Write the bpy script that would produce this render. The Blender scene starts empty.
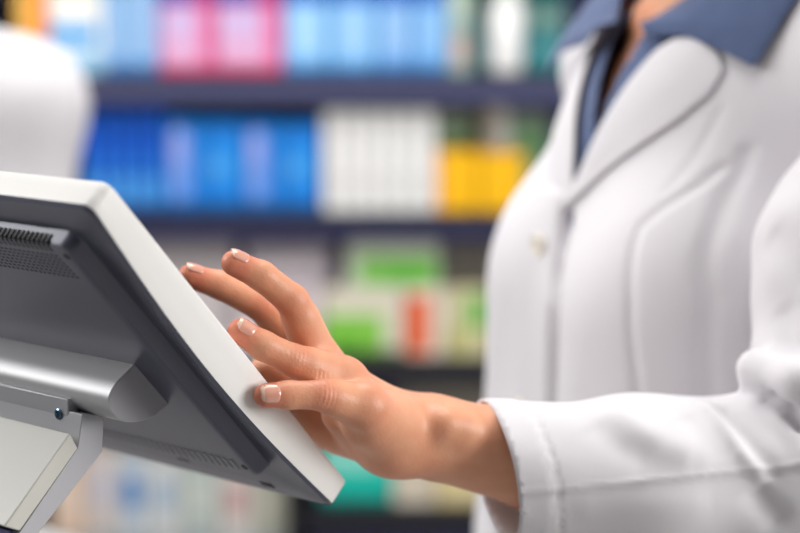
import bpy, bmesh, math, random
import numpy as np
from mathutils import Vector, Matrix
from mathutils.bvhtree import BVHTree

random.seed(7)
rng = np.random.default_rng(7)
scene = bpy.context.scene
COL = scene.collection

# ------------------------------------------------------------------ camera model (800 x 533, 85 mm on 36 mm)
FPX = 85 / 36 * 800
PITCH = math.radians(8.5)
CAM = np.array([0, 0, 1.40])
FWD = np.array([0, math.cos(PITCH), -math.sin(PITCH)])
UPV = np.array([0, math.sin(PITCH), math.cos(PITCH)])
RGT = np.array([1.0, 0, 0])
ZUP = np.array([0, 0, 1.0])


def un(px, py, d):
    return CAM + d * (FWD + (px - 400) / FPX * RGT - (py - 266.5) / FPX * UPV)


def at(px, py, Y):
    r = un(px, py, 1.0) - CAM
    return CAM + r * (Y / r[1])


# ------------------------------------------------------------------ materials
def mat(name, col, rough=0.5, metal=0.0, noise=None, sss=0.0, spec=0.5, sheen=0.0, emit=None, bump=None, coat=0.0):
    m = bpy.data.materials.new(name)
    m.use_nodes = True
    nt = m.node_tree
    b = nt.nodes['Principled BSDF']
    b.inputs['Base Color'].default_value = (*col, 1)
    b.inputs['Roughness'].default_value = rough
    b.inputs['Metallic'].default_value = metal
    b.inputs['Specular IOR Level'].default_value = spec
    if sheen:
        b.inputs['Sheen Weight'].default_value = sheen
    if coat:
        b.inputs['Coat Weight'].default_value = coat
        b.inputs['Coat Roughness'].default_value = 0.12
    if sss:
        b.inputs['Subsurface Weight'].default_value = sss
        b.inputs['Subsurface Radius'].default_value = (1.0, 0.35, 0.2)
        b.inputs['Subsurface Scale'].default_value = 0.004
    if emit:
        b.inputs['Emission Color'].default_value = (*emit[0], 1)
        b.inputs['Emission Strength'].default_value = emit[1]
    tc = nt.nodes.new('ShaderNodeTexCoord')
    if noise:
        sc, amt, c2 = noise
        n = nt.nodes.new('ShaderNodeTexNoise')
        n.inputs['Scale'].default_value = sc
        n.inputs['Detail'].default_value = 4
        nt.links.new(tc.outputs['Object'], n.inputs['Vector'])
        mx = nt.nodes.new('ShaderNodeMix')
        mx.data_type = 'RGBA'
        mr = nt.nodes.new('ShaderNodeMapRange')
        mr.inputs['From Min'].default_value = 0.35
        mr.inputs['From Max'].default_value = 0.7
        mr.inputs['To Max'].default_value = amt
        nt.links.new(n.outputs['Fac'], mr.inputs['Value'])
        nt.links.new(mr.outputs['Result'], mx.inputs['Factor'])
        mx.inputs['A'].default_value = (*col, 1)
        mx.inputs['B'].default_value = (*c2, 1)
        nt.links.new(mx.outputs['Result'], b.inputs['Base Color'])
    if bump:
        sc, st, dist = bump
        n = nt.nodes.new('ShaderNodeTexNoise')
        n.inputs['Scale'].default_value = sc
        n.inputs['Detail'].default_value = 3
        nt.links.new(tc.outputs['Object'], n.inputs['Vector'])
        bp = nt.nodes.new('ShaderNodeBump')
        bp.inputs['Strength'].default_value = st
        bp.inputs['Distance'].default_value = dist
        nt.links.new(n.outputs['Fac'], bp.inputs['Height'])
        nt.links.new(bp.outputs['Normal'], b.inputs['Normal'])
    return m


def srgb(r, g, b):
    f = lambda c: (c / 255 / 12.92) if c / 255 <= 0.04045 else ((c / 255 + 0.055) / 1.055) ** 2.4
    return (f(r), f(g), f(b))


M = {}
M['white_plastic'] = mat('white_plastic', srgb(230, 229, 226), 0.42, bump=(900, 0.06, 0.0004))
M['stand_grey'] = mat('stand_grey', srgb(178, 178, 182), 0.42, 0.35, bump=(1200, 0.05, 0.0003))
M['silver_plastic'] = mat('silver_plastic', srgb(88, 91, 106), 0.40, 0.12, bump=(1500, 0.08, 0.0003))  # grey plastic; bluish tint in the base colour stands in for a navy reflection
M['silver_metal'] = mat('silver_metal', srgb(190, 190, 192), 0.48, 0.45, bump=(1200, 0.05, 0.0003))
M['beige_plastic'] = mat('beige_plastic', srgb(205, 204, 196), 0.45, bump=(900, 0.05, 0.0003))
M['grey_plastic'] = mat('grey_plastic', srgb(158, 157, 162), 0.45)
M['navy_plastic'] = mat('navy_plastic', srgb(28, 30, 78), 0.4)
M['black'] = mat('black', (0.006, 0.006, 0.007), 0.6)
M['screen_glass'] = mat('screen_glass', (0.02, 0.025, 0.035), 0.15, coat=0.5)
M['screw'] = mat('screw_steel', srgb(120, 150, 165), 0.22, 1.0)
M['coat'] = mat('coat_cotton', srgb(222, 220, 224), 0.85, sheen=0.15, spec=0.2, bump=(700, 0.06, 0.0006))
M['shirt'] = mat('shirt_blue', srgb(88, 104, 140), 0.85, sheen=0.2, spec=0.2, noise=(60, 0.4, srgb(74, 88, 124)))
M['hair'] = mat('hair_brown', srgb(70, 40, 28), 0.5, noise=(40, 0.8, srgb(40, 20, 14)))
M['hair_red'] = mat('hair_maroon', srgb(72, 26, 20), 0.5, noise=(40, 0.8, srgb(40, 14, 12)))
M['nail'] = mat('nail_pink', srgb(222, 160, 138), 0.16, spec=0.6, coat=0.6)
M['nail_tip'] = mat('nail_white', srgb(232, 194, 170), 0.18, spec=0.6, coat=0.6)
M['button'] = mat('button_ivory', srgb(236, 230, 216), 0.35)
M['trousers'] = mat('trousers_grey', srgb(62, 62, 72), 0.9)
M['shoe'] = mat('shoe_leather', srgb(30, 26, 26), 0.4)
M['eye_white'] = mat('eye_white', srgb(235, 232, 228), 0.2)
M['iris'] = mat('iris_brown', srgb(70, 48, 34), 0.2)
M['lips'] = mat('lips', srgb(186, 100, 92), 0.4)
M['floor'] = mat('floor_vinyl', srgb(150, 146, 140), 0.35, noise=(3, 0.5, srgb(136, 132, 128)))
M['wall'] = mat('wall_paint', srgb(206, 204, 200), 0.9)
M['ceiling'] = mat('ceiling_paint', srgb(236, 236, 236), 0.95)
M['counter'] = mat('counter_laminate', srgb(170, 168, 166), 0.4, noise=(14, 0.4, srgb(150, 148, 146)))
M['shelf_board'] = mat('shelf_black', srgb(20, 19, 26), 0.5)
M['shelf_back'] = mat('shelf_navy', srgb(112, 116, 172), 0.7)
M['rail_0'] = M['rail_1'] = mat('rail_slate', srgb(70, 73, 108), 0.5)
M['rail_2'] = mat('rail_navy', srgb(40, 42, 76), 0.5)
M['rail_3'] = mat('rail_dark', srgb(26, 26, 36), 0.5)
M['lamp'] = mat('lamp_diffuser', (0.9, 0.9, 0.9), 0.5, emit=((1, 0.97, 0.93), 4.0))


def skin_material():
    m = mat('skin', srgb(222, 164, 134), 0.43, sss=0.10, spec=0.45, bump=(620, 0.30, 0.0007))
    nt = m.node_tree
    b = nt.nodes['Principled BSDF']
    tc = nt.nodes.new('ShaderNodeTexCoord')
    n = nt.nodes.new('ShaderNodeTexNoise')
    n.inputs['Scale'].default_value = 90
    n.inputs['Detail'].default_value = 5
    nt.links.new(tc.outputs['Object'], n.inputs['Vector'])
    at_ = nt.nodes.new('ShaderNodeAttribute')
    at_.attribute_name = 'flush'
    add = nt.nodes.new('ShaderNodeMath')
    add.operation = 'MULTIPLY_ADD'
    nt.links.new(n.outputs['Fac'], add.inputs[0])
    add.inputs[1].default_value = 0.5
    nt.links.new(at_.outputs['Fac'], add.inputs[2])
    sub = nt.nodes.new('ShaderNodeMath')
    sub.operation = 'SUBTRACT'
    sub.use_clamp = True
    nt.links.new(add.outputs[0], sub.inputs[0])
    sub.inputs[1].default_value = 0.10
    mx = nt.nodes.new('ShaderNodeMix')
    mx.data_type = 'RGBA'
    nt.links.new(sub.outputs[0], mx.inputs['Factor'])
    mx.inputs['A'].default_value = (*srgb(228, 168, 132), 1)
    mx.inputs['B'].default_value = (*srgb(208, 110, 84), 1)
    nt.links.new(mx.outputs['Result'], b.inputs['Base Color'])
    return m


M['skin'] = skin_material()


# ------------------------------------------------------------------ object helpers
def link(o, parent=None):
    COL.objects.link(o)
    if parent is not None:
        o.parent = parent
    return o


def empty(name, loc):
    o = bpy.data.objects.new(name, None)
    o.empty_display_size = 0.05
    o.location = loc
    link(o)
    return o


def tag(o, label=None, cat=None, group=None, kind=None):
    if label:
        o['label'] = label
    if cat:
        o['category'] = cat
    if group:
        o['group'] = group
    if kind:
        o['kind'] = kind
    return o


class MB:
    """Collects vertices (world coordinates) and faces with a material slot each."""

    def __init__(self):
        self.v, self.f, self.mi, self.mats = [], [], [], []

    def slot(self, m):
        if m not in self.mats:
            self.mats.append(m)
        return self.mats.index(m)

    def add(self, verts, faces, m):
        k = len(self.v)
        s = self.slot(m)
        self.v += [tuple(map(float, p)) for p in verts]
        for f in faces:
            self.f.append(tuple(i + k for i in f))
            self.mi.append(s)

    def box(self, o, ax, ay, az, x, y, z, m):
        """box spanned in frame (o; ax, ay, az) over the ranges x, y, z"""
        P = [o + ax * a + ay * b + az * c for c in z for b in y for a in x]
        self.add(P, [(0, 2, 3, 1), (4, 5, 7, 6), (0, 1, 5, 4), (2, 6, 7, 3), (0, 4, 6, 2), (1, 3, 7, 5)], m)

    def loft(self, rings, m, cap0=True, cap1=True, closed=True):
        n = len(rings[0])
        V = [p for r in rings for p in r]
        F = []
        for i in range(len(rings) - 1):
            for j in range(n if closed else n - 1):
                a, b = i * n + j, i * n + (j + 1) % n
                F.append((a, b, b + n, a + n))
        if cap0:
            F.append(tuple(range(n - 1, -1, -1)))
        if cap1:
            F.append(tuple((len(rings) - 1) * n + j for j in range(n)))
        self.add(V, F, m)

    def prism(self, poly, o, a1, a2, ax, x0, x1, m):
        r0 = [o + a1 * p[0] + a2 * p[1] + ax * x0 for p in poly]
        r1 = [o + a1 * p[0] + a2 * p[1] + ax * x1 for p in poly]
        self.loft([r0, r1], m)

    def build(self, name, parent=None, smooth=None, bevel=None, origin=None, seg=2):
        if origin is None and parent is None:
            a = np.array(self.v)
            origin = np.array([(a[:, 0].min() + a[:, 0].max()) / 2, (a[:, 1].min() + a[:, 1].max()) / 2, a[:, 2].min()])
        if origin is None:
            origin = np.zeros(3)
        pl = np.zeros(3)
        q = parent
        while q is not None:
            pl = pl + np.array(q.location)
            q = q.parent
        me = bpy.data.meshes.new(name)
        V = np.array(self.v) - (origin if parent is None else pl)
        me.from_pydata(V.tolist(), [], self.f)
        for m in self.mats:
            me.materials.append(m)
        me.polygons.foreach_set('material_index', self.mi)
        bm = bmesh.new()
        bm.from_mesh(me)
        bmesh.ops.recalc_face_normals(bm, faces=bm.faces)
        bm.to_mesh(me)
        bm.free()
        o = bpy.data.objects.new(name, me)
        if parent is None:
            o.location = origin
        link(o, parent)
        if bevel:
            md = o.modifiers.new('edge', 'BEVEL')
            md.width = bevel
            md.segments = seg
            md.limit_method = 'ANGLE'
            md.angle_limit = math.radians(32)
        if smooth is not None:
            me.polygons.foreach_set('use_smooth', [True] * len(me.polygons))
            try:
                me.set_sharp_from_angle(angle=math.radians(smooth))
            except Exception:
                pass
        return o


def raw_mesh(name, V, F, material, parent=None, smooth=True, mi=None):
    """mesh object from world-space arrays; vertices are stored relative to the parents' location"""
    pl = np.zeros(3)
    q = parent
    while q is not None:
        pl = pl + np.array(q.location)
        q = q.parent
    me = bpy.data.meshes.new(name)
    V = np.asarray(V, float) - pl
    F = np.asarray(F) if not isinstance(F, list) else F
    me.from_pydata(V.tolist(), [], F.tolist() if not isinstance(F, list) else F)
    for m in (material if isinstance(material, list) else [material]):
        me.materials.append(m)
    if mi is not None:
        me.polygons.foreach_set('material_index', mi)
    me.polygons.foreach_set('use_smooth', [smooth] * len(me.polygons))
    me.update()
    o = bpy.data.objects.new(name, me)
    link(o, parent)
    return o


# ------------------------------------------------------------------ signed distance modelling
def smin(a, b, k):
    if k <= 0:
        return np.minimum(a, b)
    h = np.clip(0.5 + 0.5 * (b - a) / k, 0, 1)
    return b + (a - b) * h - k * h * (1 - h)


class SDF:
    def __init__(self):
        self.p = []

    def cap(self, a, b, r1, r2=None, k=0.006, q=None, flat=1.0):
        """tapered capsule; q/flat squeezes it along q"""
        a, b = np.array(a, float), np.array(b, float)
        r2 = r1 if r2 is None else r2
        ab = b - a
        L2 = float(ab @ ab) + 1e-12

        def fn(P):
            v = P - a
            t = np.clip((v @ ab) / L2, 0, 1)
            w = v - t[..., None] * ab
            if q is not None:
                w = w + (w @ q)[..., None] * q * (1 / flat - 1)
            d = np.sqrt((w * w).sum(-1)) - (r1 + (r2 - r1) * t)
            return d * (flat if flat < 1 else 1) if q is not None else d
        R = max(r1, r2)
        R = R * max(1, flat)
        lo = np.minimum(a, b) - R
        hi = np.maximum(a, b) + R
        self.p.append((fn, lo, hi, k, 1))
        return self

    def ell(self, c, axes, r, k=0.02, sub=False):
        c = np.array(c, float)
        A = np.array(axes, float)
        r = np.array(r, float)

        def fn(P):
            v = (P - c) @ A.T
            k0 = np.sqrt(((v / r) ** 2).sum(-1)) + 1e-9
            k1 = np.sqrt(((v / r ** 2) ** 2).sum(-1)) + 1e-9
            return k0 * (k0 - 1) / k1
        e = np.abs(A.T) @ r
        self.p.append((fn, c - e, c + e, k, -1 if sub else 1))
        return self

    def eval(self, P):
        d = np.full(P.shape[:-1], 9.0)
        for fn, lo, hi, k, s in self.p:
            e = fn(P)
            d = smin(d, e, k) if s > 0 else -smin(-d, e, k)
        return d

    def mesh(self, lo, hi, vox, relax=2):
        lo, hi = np.array(lo, float), np.array(hi, float)
        n = np.ceil((hi - lo) / vox).astype(int) + 1
        D = np.full(n, 1.0, np.float32)
        ax = [lo[i] + vox * np.arange(n[i]) for i in range(3)]
        for fn, l, h, k, s in self.p:
            pad = k + 3 * vox
            i0 = np.clip(np.floor((l - pad - lo) / vox).astype(int), 0, n)
            i1 = np.clip(np.ceil((h + pad - lo) / vox).astype(int) + 1, 0, n)
            if np.any(i1 <= i0):
                continue
            sl = tuple(slice(i0[j], i1[j]) for j in range(3))
            G = np.stack(np.meshgrid(*[ax[j][sl[j]] for j in range(3)], indexing='ij'), -1)
            e = fn(G).astype(np.float32)
            D[sl] = smin(D[sl], e, k) if s > 0 else -smin(-D[sl], e, k)
        D[0], D[-1], D[:, 0], D[:, -1], D[:, :, 0], D[:, :, -1] = (np.maximum(x, vox * .5) for x in (D[0], D[-1], D[:, 0], D[:, -1], D[:, :, 0], D[:, :, -1]))
        return surface_nets(D, lo, vox, relax)


def surface_nets(D, lo, vox, relax):
    S = D < 0
    nx, ny, nz = D.shape
    cs = [(i, j, k) for i in (0, 1) for j in (0, 1) for k in (0, 1)]
    cnt = np.zeros((nx - 1, ny - 1, nz - 1), np.int8)
    for i, j, k in cs:
        cnt += S[i:nx - 1 + i, j:ny - 1 + j, k:nz - 1 + k]
    act = np.argwhere((cnt > 0) & (cnt < 8))
    vals = np.stack([D[act[:, 0] + i, act[:, 1] + j, act[:, 2] + k] for i, j, k in cs], 1)
    C = np.array(cs, float)
    pos = np.zeros((len(act), 3))
    w = np.zeros(len(act))
    for a in range(8):
        for b in range(a + 1, 8):
            if np.abs(C[a] - C[b]).sum() != 1:
                continue
            fa, fb = vals[:, a], vals[:, b]
            m = (fa < 0) != (fb < 0)
            t = np.where(m, fa / np.where(m, fa - fb, 1), 0)
            pos += np.where(m[:, None], C[a] + t[:, None] * (C[b] - C[a]), 0)
            w += m
    V = lo + vox * (act + pos / w[:, None])
    idx = np.full(cnt.shape, -1, np.int32)
    idx[act[:, 0], act[:, 1], act[:, 2]] = np.arange(len(act))
    F = []
    for axn in range(3):
        u, v = (axn + 1) % 3, (axn + 2) % 3
        s0 = [slice(None)] * 3
        s1 = [slice(None)] * 3
        s0[axn] = slice(0, -1)
        s1[axn] = slice(1, None)
        a, b = S[tuple(s0)], S[tuple(s1)]
        e = np.argwhere(a != b)
        ok = (e[:, u] > 0) & (e[:, v] > 0) & (e[:, u] < D.shape[u] - 1) & (e[:, v] < D.shape[v] - 1)
        e = e[ok]
        ins = a[e[:, 0], e[:, 1], e[:, 2]]
        q = []
        for du, dv in ((-1, -1), (0, -1), (0, 0), (-1, 0)):
            g = e.copy()
            g[:, u] += du
            g[:, v] += dv
            q.append(idx[g[:, 0], g[:, 1], g[:, 2]])
        q = np.stack(q, 1)
        q[~ins] = q[~ins][:, ::-1]
        F.append(q)
    F = np.concatenate(F)
    F = F[(F >= 0).all(1)]
    for _ in range(relax):
        acc = np.zeros_like(V)
        c = np.zeros(len(V))
        for i in range(4):
            a, b = F[:, i], F[:, (i + 1) % 4]
            np.add.at(acc, a, V[b])
            np.add.at(acc, b, V[a])
            np.add.at(c, a, 1)
            np.add.at(c, b, 1)
        V = V * .5 + .5 * acc / np.maximum(c, 1)[:, None]
    return V, F


def vnormals(V, F):
    n = np.cross(V[F[:, 2]] - V[F[:, 0]], V[F[:, 3]] - V[F[:, 1]])
    N = np.zeros_like(V)
    for i in range(4):
        np.add.at(N, F[:, i], n)
    return N / (np.linalg.norm(N, axis=1, keepdims=True) + 1e-12)


def keep_faces(V, F, mask):
    F = F[mask]
    u, inv = np.unique(F, return_inverse=True)
    return V[u], inv.reshape(F.shape)


def unit(v):
    v = np.array(v, float)
    return v / np.linalg.norm(v)


def seg_dist(P, poly):
    """distance of 2-D points to a polyline"""
    best = np.full(len(P), 9.0)
    for a, b in zip(poly[:-1], poly[1:]):
        a, b = np.array(a), np.array(b)
        ab = b - a
        t = np.clip(((P - a) @ ab) / (ab @ ab), 0, 1)
        best = np.minimum(best, np.linalg.norm(P - a - t[:, None] * ab, axis=1))
    return best


def in_poly(P, poly):
    x, y = P[:, 0], P[:, 1]
    r = np.zeros(len(P), bool)
    n = len(poly)
    for i in range(n):
        x0, y0 = poly[i]
        x1, y1 = poly[(i + 1) % n]
        c = (y0 > y) != (y1 > y)
        xi = (x1 - x0) * (y - y0) / (np.where(c, y1 - y0, 1) + 1e-12) + x0
        r ^= c & (x < xi)
    return r


def march(sdf, px, py, d0=0.8, d1=2.2):
    """first hit of the view ray through a pixel with a modelled surface"""
    r = un(px, py, 1.0) - CAM
    L = np.linalg.norm(r)
    r = r / L
    t = d0
    for _ in range(300):
        e = float(sdf.eval((CAM + r * t)[None])[0])
        if e < 0.0004:
            return CAM + r * t
        t += max(e * .8, 0.0004)
        if t > d1:
            return None
    return CAM + r * t


# ================================================================== ROOM
def room():
    m = MB()
    X, Y, Z = RGT, np.array([0, 1.0, 0]), ZUP
    o = np.zeros(3)
    m.box(o, X, Y, Z, (-4, 4), (-3.5, 3.6), (-.1, 0), M['floor'])
    tag(m.build('floor'), kind='structure')
    m = MB()
    m.box(o, X, Y, Z, (-4, 4), (3.5, 3.6), (0.0, 2.9), M['wall'])
    tag(m.build('wall_back'), kind='structure')
    m = MB()
    m.box(o, X, Y, Z, (-4, 4), (-3.5, 3.6), (2.9, 3.0), M['ceiling'])
    tag(m.build('ceiling'), kind='structure')


room()

# ================================================================== TOUCHSCREEN MONITOR
yaw = math.radians(48.5)
H = np.array([-math.sin(yaw), math.cos(yaw), 0])
NH = np.array([math.cos(yaw), math.sin(yaw), 0])
TL = math.radians(47.5)
S = -NH * math.cos(TL) + ZUP * math.sin(TL)
N = NH * math.sin(TL) + ZUP * math.cos(TL)
B = un(349.5, 484, 1.03)
ML, MW = 0.242, 0.335


def m3(h, s, n):
    return B + H * h + S * s + N * n


def rrect(h0, h1, s0, s1, r, k=6):
    out = []
    for (ch, cs_, a0) in ((h1 - r, s1 - r, 0), (h0 + r, s1 - r, 90), (h0 + r, s0 + r, 180), (h1 - r, s0 + r, 270)):
        for i in range(k + 1):
            a = math.radians(a0 + 90 * i / k)
            out.append((ch + r * math.cos(a), cs_ + r * math.sin(a)))
    # extra points along the long sides so the curved back edge is smooth
    res = []
    for i, p in enumerate(out):
        q = out[(i + 1) % len(out)]
        res.append(p)
        d = math.hypot(q[0] - p[0], q[1] - p[1])
        if d > .05:
            for t in range(1, 14):
                res.append((p[0] + (q[0] - p[0]) * t / 14, p[1] + (q[1] - p[1]) * t / 14))
    return res


def monitor():
    root = empty('touchscreen_monitor', tuple(B + H * .15 - NH * .15 - ZUP * (B[2] - 1.0)))
    tag(root, 'silver-backed touchscreen monitor leaning on a stand, its white side edge under the fingers', 'monitor')

    def nb(s, extra):
        u = min(max(s / ML, 0), 1)
        return -(0.0145 + 0.0075 * math.sin(math.pi * u)) + extra

    def ring(ins, fn, r):
        return [m3(h, s, fn(s)) for h, s in rrect(ins, MW - ins, ins, ML - ins, r)]
    m = MB()
    rings = [ring(.0016, lambda s: 0.0, .0045), ring(.0004, lambda s: -.0005, .0054), ring(0, lambda s: -.0016, .0058)]
    for k in (.3, .6, .9):
        rings.append(ring(0, lambda s: -.0016 + (nb(s, 0) + .0016) * k, .0058))
    rings.append(ring(0.0003, lambda s: nb(s, -.0004), .0058))
    m.loft(rings, M['white_plastic'], True, False)
    o = m.build('frame', root, smooth=50)
    o['label'] = 'white outer frame with rounded corners'
    # back shell: bevel, rim plane, raised panel
    RIM = -.0190
    m = MB()
    rings = [ring(0.0004, lambda s: nb(s, -.0004), .0058), ring(.0022, lambda s: nb(s, -.0020), .006), ring(.012, lambda s: nb(s, 0) * .45 + (RIM + .0005) * .55 - .0012, .010), ring(.0135, lambda s: RIM, .010),
             ring(.030, lambda s: RIM, .006)]
    m.loft(rings, M['silver_plastic'], False, True)
    m.build('back_shell', root, smooth=28)
    h0, h1, s0, s1, n1 = .0225, MW - .0225, .034, .2245, RIM - .0085

    def ring2(ins, n, r):
        return [m3(h, s, n) for h, s in rrect(h0 + ins, h1 - ins, s0 + ins, s1 - ins, r)]
    m = MB()
    m.loft([ring2(-.0012, RIM + .0008, .006), ring2(0, RIM - .001, .006), ring2(.0006, n1 + .0022, .006), ring2(.0016, n1 + .0006, .006), ring2(.003, n1, .006)], M['silver_plastic'], False, True)
    m.build('rear_panel', root, smooth=28)
    # ventilation slots over the top wall of the panel, with a field of small holes under them
    m = MB()
    for i in range(36):
        h = h0 + .0150 + i * .0036
        m.box(B, H, S, N, (h, h + .0017), (s1 - .0030, s1 + .00025), (n1 + .0004, RIM - .0030), M['black'])
        m.box(B, H, S, N, (h, h + .0017), (s1 - .0062, s1 - .0020), (n1 - .0001, n1 + .003), M['black'])
        for j in range(7):
            s = s1 - .0090 - j * .0026
            m.box(B, H, S, N, (h - .0004 * j, h + .0019 - .0004 * j), (s - .0014, s), (n1 - .00012, n1 + .001), M['black'])
    m.build('top_vent', root)
    m = MB()
    for i in range(24):
        h = h0 + .014 + i * .0052
        m.box(B, H, S, N, (h, h + .0016), (s0 + .006, s0 + .015), (n1 - .0003, n1 + .001), M['grey_plastic'])
    m.build('bottom_vent', root)
    for (h, s) in ((h0 + .0075, s1 - .009), (h0 + .0075, s0 + .010)):
        m = MB()
        rr = [[m3(h + .0021 * math.cos(a), s + .0021 * math.sin(a), n1 + dz) for a in np.linspace(0, 2 * math.pi, 17)[:-1]] for dz in (.002, -.00015)]
        m.loft(rr, M['black'])
        m.build('screw_hole', root)
    for (h, s) in ((.043, ML - .0195), (.036, .012), (.100, .018)):
        m = MB()
        m.box(B, H, S, N, (h, h + .0095), (s, s + .0032), (RIM - .00012, RIM + .001), M['black'])
        m.box(B, H, S, N, (h, h + .0095), (s - .0008, s), (RIM - .0003, RIM + .001), M['grey_plastic'])
        m.build('latch_slot', root)
    m = MB()
    m.box(B, H, S, N, (.017, MW - .017), (.017, ML - .017), (-.001, .00035), M['screen_glass'])
    o = m.build('screen', root)
    o['label'] = 'dark glass touchscreen'
    # hinge barrel along the monitor's width, D-shaped in section
    prof = [(130.5, -25.5), (132.4, -35.5), (133.6, -43.0), (132.3, -49.5), (128.5, -53.0), (122.0, -54.2), (114.5, -52.5), (106.5, -46.0), (100.8, -38.0), (97.0, -25.5)]

    def spl(pts, k=5):
        P = np.array(pts)
        out = []
        for i in range(len(P) - 1):
            p0, p1, p2, p3 = P[max(i - 1, 0)], P[i], P[i + 1], P[min(i + 2, len(P) - 1)]
            for t in np.arange(k) / k:
                out.append(.5 * (2 * p1 + (p2 - p0) * t + (2 * p0 - 5 * p1 + 4 * p2 - p3) * t * t + (3 * p1 - p0 - 3 * p2 + p3) * t ** 3))
        out.append(P[-1])
        return out
    prof = [(p[0] / 1000 - .0030, p[1] / 1000) for p in spl(prof)]
    m = MB()
    cx, cn = .112, -.038

    def sect(h, sc):
        return [m3(h, cx + (s - cx) * sc, cn + (n - cn) * sc) for s, n in prof]
    m.loft([sect(.0515, .97), sect(.0520, 1.0), sect(.0525, 1.0), sect(.0935, 1.0)], M['silver_metal'], False, False)
    m.add(sect(.0516, .972), [tuple(range(len(prof)))], M['grey_plastic'])
    o = m.build('hinge_end_collar', root, smooth=40)
    o['label'] = 'silver end collar of the hinge with a flat half-round cap'
    m = MB()
    m.loft([sect(.0935, .985), sect(.25, .985)], M['silver_metal'], True, True)
    m.build('hinge_barrel', root, smooth=40)
    # stand: bracket, leaning column, cover
    SH = .072

    def st(poly, x0, x1, mt, name, bev=.0012, label=None):
        m = MB()
        m.prism([(a / 1000, b / 1000) for a, b in poly], B, NH, ZUP, H, x0, x1, mt)
        o = m.build(name, root, bevel=bev, smooth=30)
        if label:
            o['label'] = label
        return o
    st([(-125, 49.5), (-110.5, 46.5), (-112.5, 27), (-156, -8), (-238, -86), (-268, -86), (-166.5, -4), (-128.5, 32.5)], SH, SH + .115, M['stand_grey'], 'stand_column', .0005, label='brushed silver column leaning towards the hinge')
    st([(-125.6, 55.8), (-119, 55.8), (-119, 40), (-125.6, 40)], SH + .011, SH + .112, M['stand_grey'], 'hinge_bracket', .0005)
    st([(-133.5, 41.0), (-128.7, 32.2), (-167, -3.6), (-176.5, .8)], SH - .0003, SH + .118, M['beige_plastic'], 'column_cover', .0008, 'pale beige cover on the back of the column')
    st([(-176.5, .0), (-167, -4.2), (-262, -90), (-282, -90)], SH + .004, SH + .112, M['navy_plastic'], 'cable_cover', .001, 'navy cable cover below the beige one')
    st([(-300, -B[2] * 0 - 131), (-90, -131), (-95, -121), (-205, -112), (-232, -86), (-290, -86), (-303, -121)], SH - .03, SH + .15, M['grey_plastic'], 'stand_base', .003)
    m = MB()
    c = B + H * (SH + .0185) + NH * (-.1258) + ZUP * .0470
    w = unit(NH * -1 + ZUP * .02)
    a1, a2 = H, unit(np.cross(w, H))
    rr = []
    for r, dz in ((.0029, -.001), (.0029, .0006), (.0022, .0011), (.0013, .0011), (.0011, .0003)):
        rr.append([c + (a1 * math.cos(t) + a2 * math.sin(t)) * r + w * dz for t in np.linspace(0, 2 * math.pi, 21)[:-1]])
    m.loft(rr, M['screw'])
    o = m.build('screw', root, smooth=30)
    o['label'] = 'steel hex screw'
    # counter beneath
    m = MB()
    zc = 1.0
    c0 = np.array([B[0], B[1], 0])
    m.box(c0, NH, H, ZUP, (-.40, .12), (-.75, 1.0), (zc - .04, zc), M['counter'])
    co = empty('service_counter', tuple(c0))
    tag(co, 'grey laminate service counter carrying the touchscreen monitor', 'counter')
    m.build('worktop', co, bevel=.004)
    m = MB()
    m.box(c0, NH, H, ZUP, (-.36, .08), (-.72, .97), (0, zc - .04), M['wall'])
    m.build('counter_body', co)


monitor()

# ================================================================== PHARMACIST
TH = math.radians(25)
BU = np.array([math.sin(TH), -math.cos(TH), 0])
BW = np.array([-math.cos(TH), -math.sin(TH), 0])
P0 = un(557, 260, 1.27)
BO = np.array([*(P0 - BW * .128)[:2], 0])


def bd(u, w, z):
    return BO + BU * u + BW * w + ZUP * z


BAX = [BU, BW, ZUP]


def to_body(P):
    v = P - BO
    return np.stack([v @ BU, v @ BW, v[..., 2]], -1)


# --- key joints of the near (left) arm
WR = un(440, 438, 1.047)
ELB = un(832, 462, 1.100)
SHO = bd(.172, -.045, 1.338)


def coat_torso(off):
    s = SDF()
    s.ell(bd(0, -.008, 1.20), BAX, (.148 + off, .106 + off, .20 + off), 0)
    s.cap(bd(-.125, -.042, 1.335), bd(.125, -.042, 1.335), .060 + off, None, .05)
    s.cap(bd(0, -.045, 1.40), bd(-.13, -.042, 1.352), .046 + off, .050 + off, .03)
    s.cap(bd(0, -.045, 1.40), bd(.13, -.042, 1.352), .046 + off, .050 + off, .03)
    for sg in (-1, 1):
        s.ell(bd(.073 * sg if sg > 0 else -.064, .062 if sg > 0 else .056, 1.205), BAX, (.066 + off, .064 + off, .072 + off), .035)
    s.ell(bd(0, .006, 1.285), BAX, (.10 + off, .072 + off, .09 + off), .05)
    s.ell(bd(0, .012, 1.03), BAX, (.146 + off, .122 + off, .22 + off), .06)
    for sg in (-1, 1):
        s.cap(bd(.070 * sg if sg > 0 else -.058, .064 if sg > 0 else .055, 1.18), bd(.082 * sg if sg > 0 else -.070, .062 if sg > 0 else .060, 1.00), .064 + off, .070 + off, .05)
    s.ell(bd(0, .004, .86), BAX, (.182 + off, .138 + off, .22 + off), .06)
    s.cap(bd(0, 0, .85), bd(0, 0, .55), .175 + off, .195 + off, .05, BW, .78)
    return s


COAT = coat_torso(.006)
SHIRT = coat_torso(.0025)


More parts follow.
